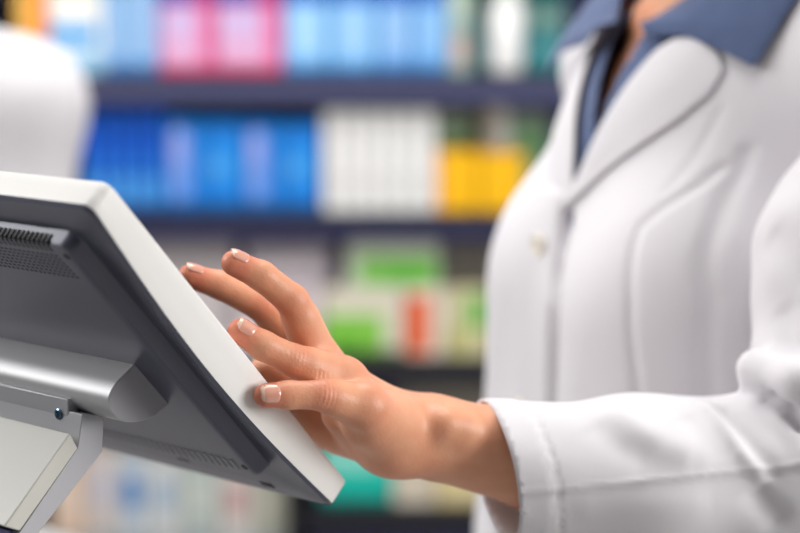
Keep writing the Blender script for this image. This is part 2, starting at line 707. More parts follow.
def person():
    root = empty('person', tuple(BO))
    tag(root, 'person in white lab coat over blue shirt, touching the monitor with one hand', 'person')

    # ---------------------------------------------------------------- hand
    J = {  # joint: pixel x, pixel y, distance (m)
        'm5': (366, 408, .992), 'm4': (344, 380, 1.003), 'm3': (320, 363, 1.018), 'm2': (311, 354, 1.038),
        'p5': (321, 395, .975), 'd5': (288, 395, .9695), 't5': (266, 395.5, .9655),
        'p4': (293, 360, .984), 'd4': (264, 346, .976), 't4': (240, 331, .9715),
        'p3': (293, 301, .997), 'd3': (262, 276, .989), 't3': (234, 263, .984),
        'p2': (262, 306, 1.030), 'd2': (220, 285, 1.024), 't2': (190, 276, 1.018),
        'cm': (404, 436, 1.062), 'm1': (345, 424, 1.066), 'p1': (298, 397, 1.058), 't1': (263, 373, 1.050)}
    j = {k: un(*v) for k, v in J.items()}
    VIEW = FWD
    hand = SDF()
    # wrist and forearm: ulna and radius sides
    FA = unit(ELB - WR)
    fu = unit(np.cross(FA, VIEW))
    if fu[2] < 0:
        fu = -fu
    w1 = un(437, 430, 1.040)
    w2 = un(440, 449, 1.055)
    e1 = un(560, 454, 1.055)
    e2 = un(560, 475, 1.072)
    hand.cap(w1, e1, .0172, .0228, .004)
    hand.cap(w2, e2, .0178, .0235, .016)
    far = un(700, 468, 1.085)
    hand.cap((e1 + e2) / 2, far, .026, .034, .02)
    # palm: metacarpals
    for kx, r0, r1, wp in (('m5', .0145, .0108, (418, 434, 1.036)), ('m4', .0132, .0104, (422, 433, 1.042)), ('m3', .0124, .0102, (424, 437, 1.050)), ('m2', .0124, .0102, (424, 441, 1.058))):
        hand.cap(un(*wp), j[kx], r0, r1, .010)
    hand.cap(un(428, 436, 1.043), un(400, 434, 1.040), .0195, .017, .014)
    # heel of the palm (ulnar side) and ball of the thumb
    hand.cap(un(394, 442, 1.030), un(366, 424, 1.006), .0158, .0128, .014)
    hand.cap(un(398, 448, 1.038), un(385, 447, 1.032), .0135, .0135, .012)
    hand.cap(j['cm'], j['m1'], .0170, .0150, .012)
    hand.cap(un(368, 430, 1.045), un(345, 412, 1.030), .015, .013, .014)
    # styloid bump of the ulna
    hand.cap(un(446, 425, 1.0240), un(460, 428, 1.0280), .0084, .0080, .009)
    FR = {'5': (.0090, .0077, .0072, .0064), '4': (.0094, .0083, .0076, .0066), '3': (.0098, .0086, .0078, .0068), '2': (.0098, .0085, .0077, .0066), '1': (.0115, .0105, .0095, .0085)}
    for f in '5432':
        a, b, c, d = (j[x + f] for x in 'mpdt')
        r = FR[f]
        hand.cap(a, b, r[0] + .0008, r[1], .007)
        hand.cap(a + (b - a) * .25, a + (b - a) * .7, r[0] - .0004, r[1] + .0002, .006)
        hand.cap(b, c, r[1], r[2], .0025)
        hand.cap(c, d, r[2], r[3], .0025)
        # soft pads on the palm side and a slight knuckle on top
        pal = unit(np.cross(unit(b - a), unit(d - b)))
    hand.cap(j['m1'], j['p1'], .0118, .0102, .008)
    hand.cap(j['p1'], j['t1'], .0102, .0085, .003)
    hand.cap(un(392, 441, 1.060), un(316, 420, 1.066), .0148, .0128, .010)
    # web between the fingers
    for a, b in (('m5', 'm4'), ('m4', 'm3'), ('m3', 'm2')):
        hand.cap(j[a], j[b], .0085, .0085, .006)
    # knuckle heads
    up5 = unit(UPV * .8 - VIEW * .5)
    for kx, r, o_ in (('m5', .0085, .0026), ('m4', .0080, .0006), ('m3', .0082, .0010)):
        hand.cap(j[kx] + up5 * o_, j[kx] + up5 * o_ + UPV * .0001, r, r, .008)
    for kx, a_ in (('m5', (405, 427, 1.024)),):
        p, q = un(*a_), j[kx]
        hand.cap(p + up5 * .0085, q + up5 * .0075, .0032, .0040, .006)
    lo = np.min([v for v in j.values()], 0) - .03
    hi = np.max([v for v in j.values()], 0) + .03
    lo = np.minimum(lo, np.minimum(w1, far) - .05)
    hi = np.maximum(hi, np.maximum(w1, far) + .05)
    hi[0] = un(610, 460, 1.06)[0]
    V, F = hand.mesh(lo, hi, .00095, 2)
    Nn = vnormals(V, F)
    # creases at the finger joints, tendons on the back of the hand, dimple beside the styloid
    nails = {'5': unit(-VIEW * .95 + UPV * .30), '4': unit(-VIEW * .62 + UPV * .75), '3': unit(-VIEW * .42 + UPV * .90), '2': unit(-VIEW * .40 + UPV * .92), '1': unit(UPV * .5 + VIEW * .5)}
    disp = np.zeros(len(V))
    for f in '5432':
        for kx, prev, nxt, amp, wid in (('p', 'm', 'd', .00045, .0046), ('d', 'p', 't', .00034, .0030)):
            c = j[kx + f]
            ax = unit(j[nxt + f] - j[prev + f])
            nrm = nails[f] - ax * (nails[f] @ ax)
            nrm = unit(nrm)
            dv = V - c
            sel = np.linalg.norm(dv, axis=1) < .014
            al = dv[sel] @ ax
            do = np.clip(Nn[sel] @ nrm, 0, 1) ** 1.5
            disp[sel] -= amp * do * (0.5 + .5 * np.cos(al / wid * 2 * math.pi * 1.9)) * np.exp(-(al / wid) ** 2)
    V = V + Nn * disp[:, None]
    V = V - np.exp(-((np.linalg.norm(V - un(429.5, 421, 1.022), axis=1) / .0033) ** 2))[:, None] * Nn * .0010
    flush = np.zeros(len(V))
    for kx, w_, r in [(x + f, a, b) for f in '5432' for x, a, b in (('p', .42, .010), ('t', .62, .012), ('d', .24, .008), ('m', .36, .014))]:
        flush = np.maximum(flush, w_ * np.exp(-((np.linalg.norm(V - j[kx], axis=1) / r) ** 4)))
    flush = np.maximum(flush, .35 * np.exp(-((np.linalg.norm(V - un(384, 462, 1.035), axis=1) / .02) ** 2)))
    handV, handF, handFl = V, F, flush

    # ---------------------------------------------------------------- rest of the body (coarse), joined into the same mesh
    b = coat_torso(-.012)
    b.cap(bd(0, -.035, 1.36), bd(0, -.010, 1.50), .056, .051, .035)
    for sg in (-1, 1):   # neck cords and collar bones
        b.cap(bd(.040 * sg, .0, 1.47), bd(.012 * sg - .008, .036, 1.385), .011, .010, .02)
        b.cap(bd(.012 * sg - .008, .042, 1.375), bd(.12 * sg, .0, 1.378), .010, .012, .02)
    hz = 1.60
    b.ell(bd(0, .012, hz + .02), BAX, (.072, .092, .108), .02)
    b.ell(bd(0, .050, hz - .055), BAX, (.052, .055, .058), .03)
    b.cap(bd(0, .100, hz + .012), bd(0, .119, hz - .026), .007, .011, .012)
    for sg in (-1, 1):
        b.ell(bd(.073 * sg, -.002, hz - .012), BAX, (.010, .020, .032), .006)
        b.ell(bd(.031 * sg, .092, hz + .006), BAX, (.017, .016, .011), .010, True)
        b.cap(bd(.012 * sg, .103, hz + .026), bd(.05 * sg, .085, hz + .024), .006, .005, .012)
    # arms inside the sleeves, legs
    b.cap(SHO, ELB, .045, .038, .03)
    b.cap(ELB, un(640, 466, 1.078), .036, .031, .02)
    RS, RE, RW = bd(-.165, -.03, 1.335), bd(-.165, -.13, 1.08), bd(-.15, -.09, .85)
    b.cap(RS, RE, .045, .037, .03)
    b.cap(RE, RW, .037, .024, .02)
    b.cap(RW, RW + (RW - RE) * .35, .024, .02, .015)
    for i in range(4):
        p = RW + unit(RW - RE) * .085 + BW * (.018 - .012 * i)
        b.cap(p, p + unit(RW - RE) * .045, .0085, .0075, .004)
        b.cap(p + unit(RW - RE) * .045, p + unit(RW - RE) * (.078 - .006 * abs(i - 1.2)) - BU * -.012, .0078, .0065, .003)
    p = RW + unit(RW - RE) * .03 + BW * .022
    b.cap(p, p + unit(RW - RE) * .04 + BW * .02, .011, .009, .008)
    for sg in (-1, 1):
        b.cap(bd(.085 * sg, 0, .85), bd(.08 * sg, 0, .48), .078, .052, .03)
        b.cap(bd(.08 * sg, 0, .48), bd(.08 * sg, -.01, .09), .05, .036, .02)
        b.cap(bd(.08 * sg, -.02, .06), bd(.085 * sg, .12, .04), .036, .026, .02)
    V, F = b.mesh(BO + np.array([-.42, -.42, .0]), BO + np.array([.42, .42, 1.76]), .0055, 2)
    fl = np.zeros(len(V)) + .05
    # the fine hand replaces the coarse arm in front of the elbow
    allV = np.concatenate([V, handV])
    allF = np.concatenate([F, handF + len(V)])
    pl = np.array(root.location)
    o = raw_mesh('body', allV, allF, M['skin'], root)
    at_ = o.data.attributes.new('flush', 'FLOAT', 'POINT')
    at_.data.foreach_set('value', np.concatenate([fl, handFl]).astype(np.float32))

    # ---------------------------------------------------------------- nails
    def nail(f, ln, wdeg, back, rr):
        c, d = j[('p' if f == '1' else 'd') + f], j['t' + f]
        ax = unit(d - c)
        nrm = unit(nails[f] - ax * (nails[f] @ ax))
        sd = np.cross(ax, nrm)
        ns, nw = 18, 12
        Vn, Fn, mi = [], [], []
        for i in range(ns + 1):
            t = i / ns
            s_ = -back + ln * t
            # outline: round cuticle, straight sides, round free edge
            wv = math.sin(min(1, (t * 3.2 + .06)) * math.pi / 2) ** .6 * (1 - .55 * max(0, (t - .72) / .28) ** 2.2)
            for q in range(nw + 1):
                ph = math.radians(wdeg) * (q / nw * 2 - 1) * wv
                lift = .0002 + .00012 * math.sin(t * math.pi)
                R = rr + lift - .0005 * (q / nw * 2 - 1) ** 2 - (.0009 * (1 - t / .14) if t < .14 else 0)
                if s_ > 0:
                    R -= .62 * (rr - math.sqrt(max(rr * rr - s_ * s_, 0)))
                Vn.append(d + ax * s_ + (nrm * math.cos(ph) + sd * math.sin(ph)) * R)
        for i in range(ns):
            for q in range(nw):
                a = i * (nw + 1) + q
                Fn.append((a, a + 1, a + nw + 2, a + nw + 1))
                mi.append(1 if i >= ns - 3 else 0)
        on = raw_mesh('fingernail', np.array(Vn), Fn, [M['nail'], M['nail_tip']], root, mi=mi)
        md = on.modifiers.new('thick', 'SOLIDIFY')
        md.thickness = .0006
        md.offset = 0
        on['label'] = {'5': 'pale tipped glossy nail of the little finger', '4': 'pale tipped glossy nail of the ring finger', '3': 'pale tipped glossy nail of the middle finger', '2': 'pale tipped glossy nail of the index finger', '1': 'glossy thumb nail'}[f]
    nail('5', .0112, 52, .0070, .0066)
    nail('4', .0110, 48, .0066, .0068)
    nail('3', .0112, 48, .0066, .0070)
    nail('2', .0108, 46, .0066, .0068)
    nail('1', .0130, 45, .0060, .0089)

    # ---------------------------------------------------------------- face and hair (above the picture)
    for sg in (-1, 1):
        c = bd(.031 * sg, .080, hz + .006)
        m = MB()
        rr = [[c + (BU * math.cos(a) + ZUP * math.sin(a)) * (.0115 * math.sin(p)) + BW * .0115 * math.cos(p) for a in np.linspace(0, 2 * math.pi, 17)[:-1]] for p in np.linspace(.02, math.pi - .02, 11)]
        m.loft(rr[:4], M['iris'], True, False)
        m.loft(rr[3:], M['eye_white'], False, True)
        m.build('eye', root, smooth=80)
    m = MB()
    rr = []
    for t in np.linspace(-1, 1, 13):
        r = .0045 * math.sqrt(max(1 - t * t, .02))
        c = bd(.022 * t, .1005 - .006 * t * t, hz - .060)
        rr.append([c + BW * r * math.cos(a) + ZUP * r * 1.2 * math.sin(a) for a in np.linspace(0, 2 * math.pi, 11)[:-1]])
    m.loft(rr, M['lips'])
    m.build('mouth', root, smooth=80)
    hs = SDF()
    hs.ell(bd(0, -.012, hz + .035), BAX, (.084, .098, .105), 0)
    hs.ell(bd(0, .100, hz - .02), BAX, (.062, .07, .085), .01, True)
    hs.ell(bd(0, -.105, hz + .0), BAX, (.045, .045, .05), .02)
    Vh, Fh = hs.mesh(BO + np.array([-.2, -.2, 1.45]), BO + np.array([.2, .2, 1.78]), .005, 2)
    raw_mesh('hair', Vh, Fh, M['hair'], root)

    # ---------------------------------------------------------------- trousers and shoes
    for sg in (-1, 1):
        m = MB()
        rr = [[bd(.08 * sg + r * math.cos(a), (.0 if z > .4 else -.01) + r * math.sin(a), z) for a in np.linspace(0, 2 * math.pi, 25)[:-1]] for z, r in ((.05, .055), (.3, .062), (.5, .072), (.75, .085))]
        m.loft(rr, M['trousers'], False, False)
        m.build('trouser_leg', root, smooth=60)
        sh = SDF()
        sh.cap(bd(.08 * sg, -.03, .045), bd(.088 * sg, .15, .030), .042, .032, .02)
        Vs, Fs = sh.mesh(bd(.08 * sg, .05, .06) - .18, bd(.08 * sg, .05, .06) + .18, .005, 1)
        Vs[:, 2] = np.maximum(Vs[:, 2], .001)
        raw_mesh('shoe', Vs, Fs, M['shoe'], root)

    # ---------------------------------------------------------------- shirt
    V, F = SHIRT.mesh(BO + np.array([-.3, -.3, .95]), BO + np.array([.3, .3, 1.44]), .0045, 2)
    q = to_body(V[F].mean(1))
    near = np.interp(q[:, 2], [1.295, 1.313, 1.355, 1.40], [-.008, -.002, .004, .012])
    farr = np.interp(q[:, 2], [1.295, 1.313, 1.355, 1.375, 1.43], [-.008, -.013, -.034, -.046, -.060])
    gone = (((q[:, 0] < near) & (q[:, 0] > farr)) & (q[:, 1] > 0)) | (q[:, 2] > 1.418) | (q[:, 2] < 1.238)
    V, F = keep_faces(V, F, ~gone)
    o = raw_mesh('shirt', V, F, M['shirt'], root)
    o['label'] = 'blue shirt open at the neck'
    md = o.modifiers.new('thick', 'SOLIDIFY')
    md.thickness = .0012

    # collar: band at the back and two wings folded down over the coat
    def patch(name, rows, material, parent, thick=.0015, sub=1):
        nr, nc = len(rows), len(rows[0])
        Vp = np.array([p for r in rows for p in r])
        Fp = [(i * nc + k, i * nc + k + 1, (i + 1) * nc + k + 1, (i + 1) * nc + k) for i in range(nr - 1) for k in range(nc - 1)]
        o = raw_mesh(name, Vp, Fp, material, parent)
        md = o.modifiers.new('thick', 'SOLIDIFY')
        md.thickness = thick
        md.offset = 0
        if sub:
            md = o.modifiers.new('soft', 'SUBSURF')
            md.levels = md.render_levels = sub
        return o
    CW = {}
    for sg in (1, -1):
        # along the collar from the throat to the nape; across from the fold line to the outer edge
        fold = [(.004, .068, 1.373), (.015, .058, 1.381), (.033, .044, 1.397), (.048, .022, 1.421), (.058, -.015, 1.447), (.054, -.065, 1.458), (.030, -.100, 1.464), (-.012, -.110, 1.466)]
        edge = [(.020, .0745, 1.366), (.056, .0655, 1.3665), (.086, .0570, 1.3570), (.1085, .0490, 1.3475), (.1075, .020, 1.389), (.098, -.045, 1.422), (.060, -.105, 1.432), (-.012, -.135, 1.436)]
        tt = sorted(set(list(np.linspace(0, 7, 29)) + [3.0]))

        def cat(P, t):
            i = min(int(t), 6)
            f_ = t - i
            g = lambda q: np.array(P[min(max(q, 0), 7)])
            p0, p1, p2, p3 = g(i - 1), g(i), g(i + 1), g(i + 2)
            return .5 * (2 * p1 + (p2 - p0) * f_ + (2 * p0 - 5 * p1 + 4 * p2 - p3) * f_ ** 2 + (3 * p1 - p0 - 3 * p2 + p3) * f_ ** 3)

        def lin(P, t):
            i = min(int(t), 6)
            return np.array(P[i]) * (1 - t + i) + np.array(P[i + 1]) * (t - i)
        rows = []
        for a in np.linspace(0, 1, 9):
            row = []
            for t in tt:
                p = cat(fold, t) * (1 - a) + lin(edge, t) * a
                out = unit(np.array([max(p[0], .0) + .012, p[1] + .03, 0]))
                p = p + out * .0075 * math.sin(a * math.pi) * min(1, .4 + t / 3) + np.array([0, 0, .004]) * math.sin(a * math.pi)
                e = 0 if sg > 0 else a * min(1, .35 + t / 3) * min(1, max(0, 1 - (t - 3) / 4))
                row.append(bd(-.012 + sg * (p[0] + .012) - .005 * e, p[1] + .017 * e, p[2] - .020 * e))
            rows.append(row)
        CW[sg] = rows
    return root, patch, CW, nails, j


ROOT, patch, CW, _, _ = person()


# ------------------------------------------------------------------ lab coat
def lab_coat():
    V, F = COAT.mesh(BO + np.array([-.34, -.34, .56]), BO + np.array([.34, .34, 1.46]), .0038, 2)
    q = to_body(V[F].mean(1))
    # neckline: deep V, open at the neck
    vw = np.interp(q[:, 2], [1.258, 1.311, 1.335, 1.36, 1.40], [0, .034, .050, .066, .085])
    vw = vw + np.where(q[:, 0] < -.012, np.interp(q[:, 2], [1.345, 1.36, 1.40], [0, .012, .04]), 0)
    gone = ((np.abs(q[:, 0] + .012) < vw) & (q[:, 1] > -.02)) | ((q[:, 2] > 1.395) & (np.abs(q[:, 0] + .012) < .08)) | (q[:, 2] < .575)
    V, F = keep_faces(V, F, ~gone)
    Nn = vnormals(V, F)
    b = to_body(V)
    front = b[:, 1] > .0
    d = np.zeros(len(V))
    uz = b[:, [0, 2]]

    def groove(poly, wid, dep, cond):
        nonlocal d
        e = seg_dist(uz, poly)
        d -= np.where(cond, dep * np.exp(-(e / wid) ** 2), 0)
    # front overlap
    uc = np.interp(b[:, 2], [1.10, 1.19, 1.245], [.0145, .0115, -.010])
    x = b[:, 0] - uc
    d += np.where(front & (np.abs(x) < .06) & (b[:, 2] < 1.26), .0045 * np.clip(-x / .003, 0, 1) * np.clip((.055 + x) / .04, 0, 1), 0)
    groove([(-.008, 1.245), (.0140, 1.19), (.0170, 1.10), (.017, .58)], .0036, .010, front)
    # princess seams, side seams
    for sg in (-1, 1):
        groove([(q[0] * sg, q[1]) for q in ((.108, 1.287), (.1043, 1.2725), (.0989, 1.263), (.0929, 1.2507), (.0968, 1.236), (.106, 1.206), (.111, 1.150), (.11, 1.03), (.12, .58))], .0030, .0026, front)
        groove([(q[0] * sg, q[1]) for q in ((.1134, 1.297), (.1188, 1.273), (.1285, 1.2525), (.1427, 1.209), (.1425, 1.153), (.14, 1.0), (.15, .6))], .0034, .0030, b[:, 1] > -.02)
        groove([(.0908 * sg, 1.2716), (.0934 * sg, 1.321)], .0024, .0012, front)
    # soft folds
    d += np.where(front, .0022 * np.sin(b[:, 0] * 95 + 3 * np.sin(b[:, 2] * 9)) * np.clip((1.2 - b[:, 2]) / .2, 0, 1), 0)
    V = V + Nn * d[:, None]
    o = raw_mesh('lab_coat', V, F, M['coat'], ROOT)
    o['label'] = 'white lab coat with lapels'
    md = o.modifiers.new('thick', 'SOLIDIFY')
    md.thickness = .0016
    bvh = BVHTree.FromPolygons([tuple(p) for p in V], [tuple(int(i) for i in f) for f in F])
    C_ = [Vector(x) for x in (BU, BW, BO)]

    # lapels laid on the coat front
    def front_w(u, z):
        org = bd(u, .5, z)
        h = bvh.ray_cast(Vector(org), Vector(-BW), .7)
        return None if h[0] is None else to_body(np.array(h[0]))[1]

    def coat_w(u, z):
        """smooth front of the uncut coat"""
        lo, hi = .0, .4
        w = .3
        for _ in range(80):
            e = float(COAT.eval(bd(u, w, z)[None])[0])
            if e < .0003:
                break
            w -= max(e * .9, .0002)
            if w < -.08:
                break
        return w
    for sg in (1, -1):
        # columns run from V apex up to the shoulder; rows from the inner edge to the outer edge
        inner = [(-.013, 1.262), (-.001, 1.292), (.009, 1.311), (.021, 1.335), (.032, 1.356), (.041, 1.364), (.052, 1.368)]
        outer = [(-.016, 1.246), (.014, 1.270), (.049, 1.293), (.072, 1.311), (.0865, 1.330), (.0884, 1.345), (.078, 1.357)]
        rows = []
        for a in np.linspace(0, 1, 7):
            row = []
            for t in np.linspace(0, 1, 19):
                i = t * (6 if sg > 0 else 4.6)
                def it(P):
                    return np.array([np.interp(i, range(7), [p[k] for p in P]) for k in (0, 1)])
                p = it(inner) * (1 - a) + it(outer) * a
                uu = -.012 + sg * (p[0] + .012)
                w = coat_w(uu, p[1])
                lift = .0014 + .0028 * math.sin(min(1, a * 1.1) * math.pi) * (.3 + .7 * t) + .0005 * a
                row.append(bd(uu, w + lift, p[1] + lift * .3))
            rows.append(row)
        patch('lapel', rows, M['coat'], o, .0018)
    # buttons
    for z in (1.224, 1.11, 1.0, .88):
        w = coat_w(-.020, z)
        m = MB()
        c = bd(-.020, w + .0042, z)
        rr = [[c + (BU * math.cos(a) + ZUP * math.sin(a)) * r + BW * dz for a in np.linspace(0, 2 * math.pi, 21)[:-1]] for r, dz in ((.0085, 0), (.0085, .0015), (.0070, .0026), (.0055, .0018), (.0008, .0018))]
        m.loft(rr, M['button'])
        m.build('button', o, smooth=40)
    return o


COATOBJ = lab_coat()
for sg in (1, -1):
    o = patch('shirt_collar', CW[sg], M['shirt'], ROOT)
    o['label'] = 'blue collar wing folded over the coat'


# ------------------------------------------------------------------ sleeves
def sleeves():
    s = SDF()
    CUF = un(510, 452, 1.052)
    c0 = un(480, 470, 1.052)
    mid = un(640, 482, 1.074)
    s.cap(c0, mid, .0385, .0455, 0)
    s.cap(mid, un(800, 488, 1.095), .0455, .056, .02)
    s.cap(un(800, 488, 1.095), ELB + UPV * -.006, .056, .056, .02)
    el = un(846, 440, 1.102)
    s.cap(el, un(866, 260, 1.125), .060, .062, .008)
    s.cap(un(866, 260, 1.125), SHO - BW * .005, .062, .058, .02)
    P = [un(*p) for p in ((757, 370, 1.078), (800, 380, 1.052), (840, 400, 1.045))]
    for a, b in zip(P[:-1], P[1:]):
        s.cap(a, b, .012, .012, .012)
    V, F = s.mesh(un(470, 400, 1.05) - np.array([.06, .12, .16]), SHO + np.array([.09, .12, .10]), .0023, 2)
    # open the cuff with a slightly slanted cut
    cuf_n = unit((un(640, 462, 1.07) - un(500, 452, 1.05)) * 1.0 + UPV * .022)
    cuf_o = un(499, 450, 1.04)
    dd = (V - cuf_o) @ cuf_n
    keepv = dd > 0
    V, F = keep_faces(V, F, keepv[F].all(1))
    # press the open rim onto the cutting plane
    cnt = {}
    from collections import Counter
    ec = Counter()
    for f in F:
        for i in range(4):
            a, b = int(f[i]), int(f[(i + 1) % 4])
            ec[(min(a, b), max(a, b))] += 1
    rim = np.array(sorted({v for e, c in ec.items() if c == 1 for v in e}))
    rim = rim[((V[rim] - cuf_o) @ cuf_n) < .012]
    V[rim] -= ((V[rim] - cuf_o) @ cuf_n)[:, None] * cuf_n
    Nn = vnormals(V, F)
    d = np.zeros(len(V))
    al = (V - cuf_o) @ cuf_n
    fore = al < .25
    # stitched hem
    d -= np.where(fore, .0011 * np.exp(-((al - .0215) / .0012) ** 2), 0)
    d -= np.where(fore, .0005 * np.exp(-((al - .0185) / .0010) ** 2), 0)
    d += np.where(fore & (al < .021), .0006, 0)
    # seam along the lower front of the forearm: cloth steps in below it
    sa, sb = un(516, 497, 1.01), un(740, 474, 1.03)
    pn = unit(np.cross(sb - sa, (sa + sb) / 2 - CAM))
    if pn[2] < 0:
        pn = -pn
    hgt = (V - sa) @ pn
    frontside = (Nn @ FWD) < .25
    d -= np.where(fore & frontside, .0022 * np.clip((.0015 - hgt) / .003, 0, 1) * np.clip(1 + (hgt + .03) / .03, 0, 1), 0)
    d += np.where(fore & frontside, .0008 * np.exp(-((hgt - .0015) / .0016) ** 2), 0)
    # folds in the cloth: ridges (+) and valleys (-) running across the surface
    def crease(pts, amp, wid, shift=None):
        P = []
        for q in pts:
            h = march(s, *q)
            if h is not None:
                P.append(h)
        if len(P) < 2:
            return np.zeros(len(V))
        best = np.full(len(V), 9.0)
        tb = np.zeros(len(V))
        for i, (a, b) in enumerate(zip(P[:-1], P[1:])):
            ab = b - a
            t = np.clip(((V - a) @ ab) / (ab @ ab), 0, 1)
            e = np.linalg.norm(V - a - t[:, None] * ab, axis=1)
            tb = np.where(e < best, (i + t) / (len(P) - 1), tb)
            best = np.minimum(best, e)
        return amp * np.exp(-(best / wid) ** 2) * np.clip(np.sin(np.pi * np.clip(tb, .04, .96)) * 2.2, .15, 1)
    for pts, amp, wid in (
            ([(606, 406), (640, 430), (668, 447), (700, 460)], .0022, .009),
            ([(590, 420), (622, 446), (655, 462)], -.0018, .010),
            ([(697, 400), (722, 424), (744, 454), (772, 486)], .0032, .0045),
            ([(712, 402), (738, 428), (760, 458), (784, 484)], -.0026, .0060),
            ([(680, 412), (704, 436), (728, 464)], -.0014, .009),
            ([(740, 395), (772, 408), (798, 440), (812, 480)], .0030, .0050),
            ([(758, 396), (786, 412), (806, 436)], -.0030, .0055),
            ([(736, 388), (766, 391), (790, 409), (806, 432)], -.0045, .0040),
            ([(756, 484), (768, 508), (786, 532)], -.0045, .0085),
            ([(778, 300), (790, 340), (812, 372)], -.0025, .010),
            ([(770, 225), (790, 262), (812, 280)], -.0022, .010),
            ([(565, 512), (640, 505), (720, 503)], .0014, .010)):
        d += crease(pts, amp, wid)
    # gentle cloth undulation
    d += .0009 * np.sin(V @ np.array([70, 30, 55.])) * np.sin(V @ np.array([-30, 60, 75.]) + 1)
    V = V + Nn * d[:, None]
    o = raw_mesh('sleeve', V, F, M['coat'], COATOBJ)
    o['label'] = 'near sleeve bent at the elbow with stitched cuff'
    md = o.modifiers.new('thick', 'SOLIDIFY')
    md.thickness = .0018
    md.offset = -1
    s2 = SDF()
    RS, RE, RW = bd(-.16, -.03, 1.335), bd(-.165, -.13, 1.08), bd(-.15, -.09, .85)
    s2.cap(RS, RE, .058, .052, 0)
    s2.cap(RE, RW + (RW - RE) * -.05, .052, .042, .02)
    V, F = s2.mesh(np.minimum(RS, RW) - np.array([.16, .16, .1]), np.maximum(RS, RW) + np.array([.16, .16, .1]), .005, 2)
    n = unit(RW - RE)
    k = ((V - RW) @ n) < .0
    V, F = keep_faces(V, F, k[F].all(1))
    o = raw_mesh('sleeve', V, F, M['coat'], COATOBJ)
    o['label'] = 'far sleeve hanging behind the body'


sleeves()


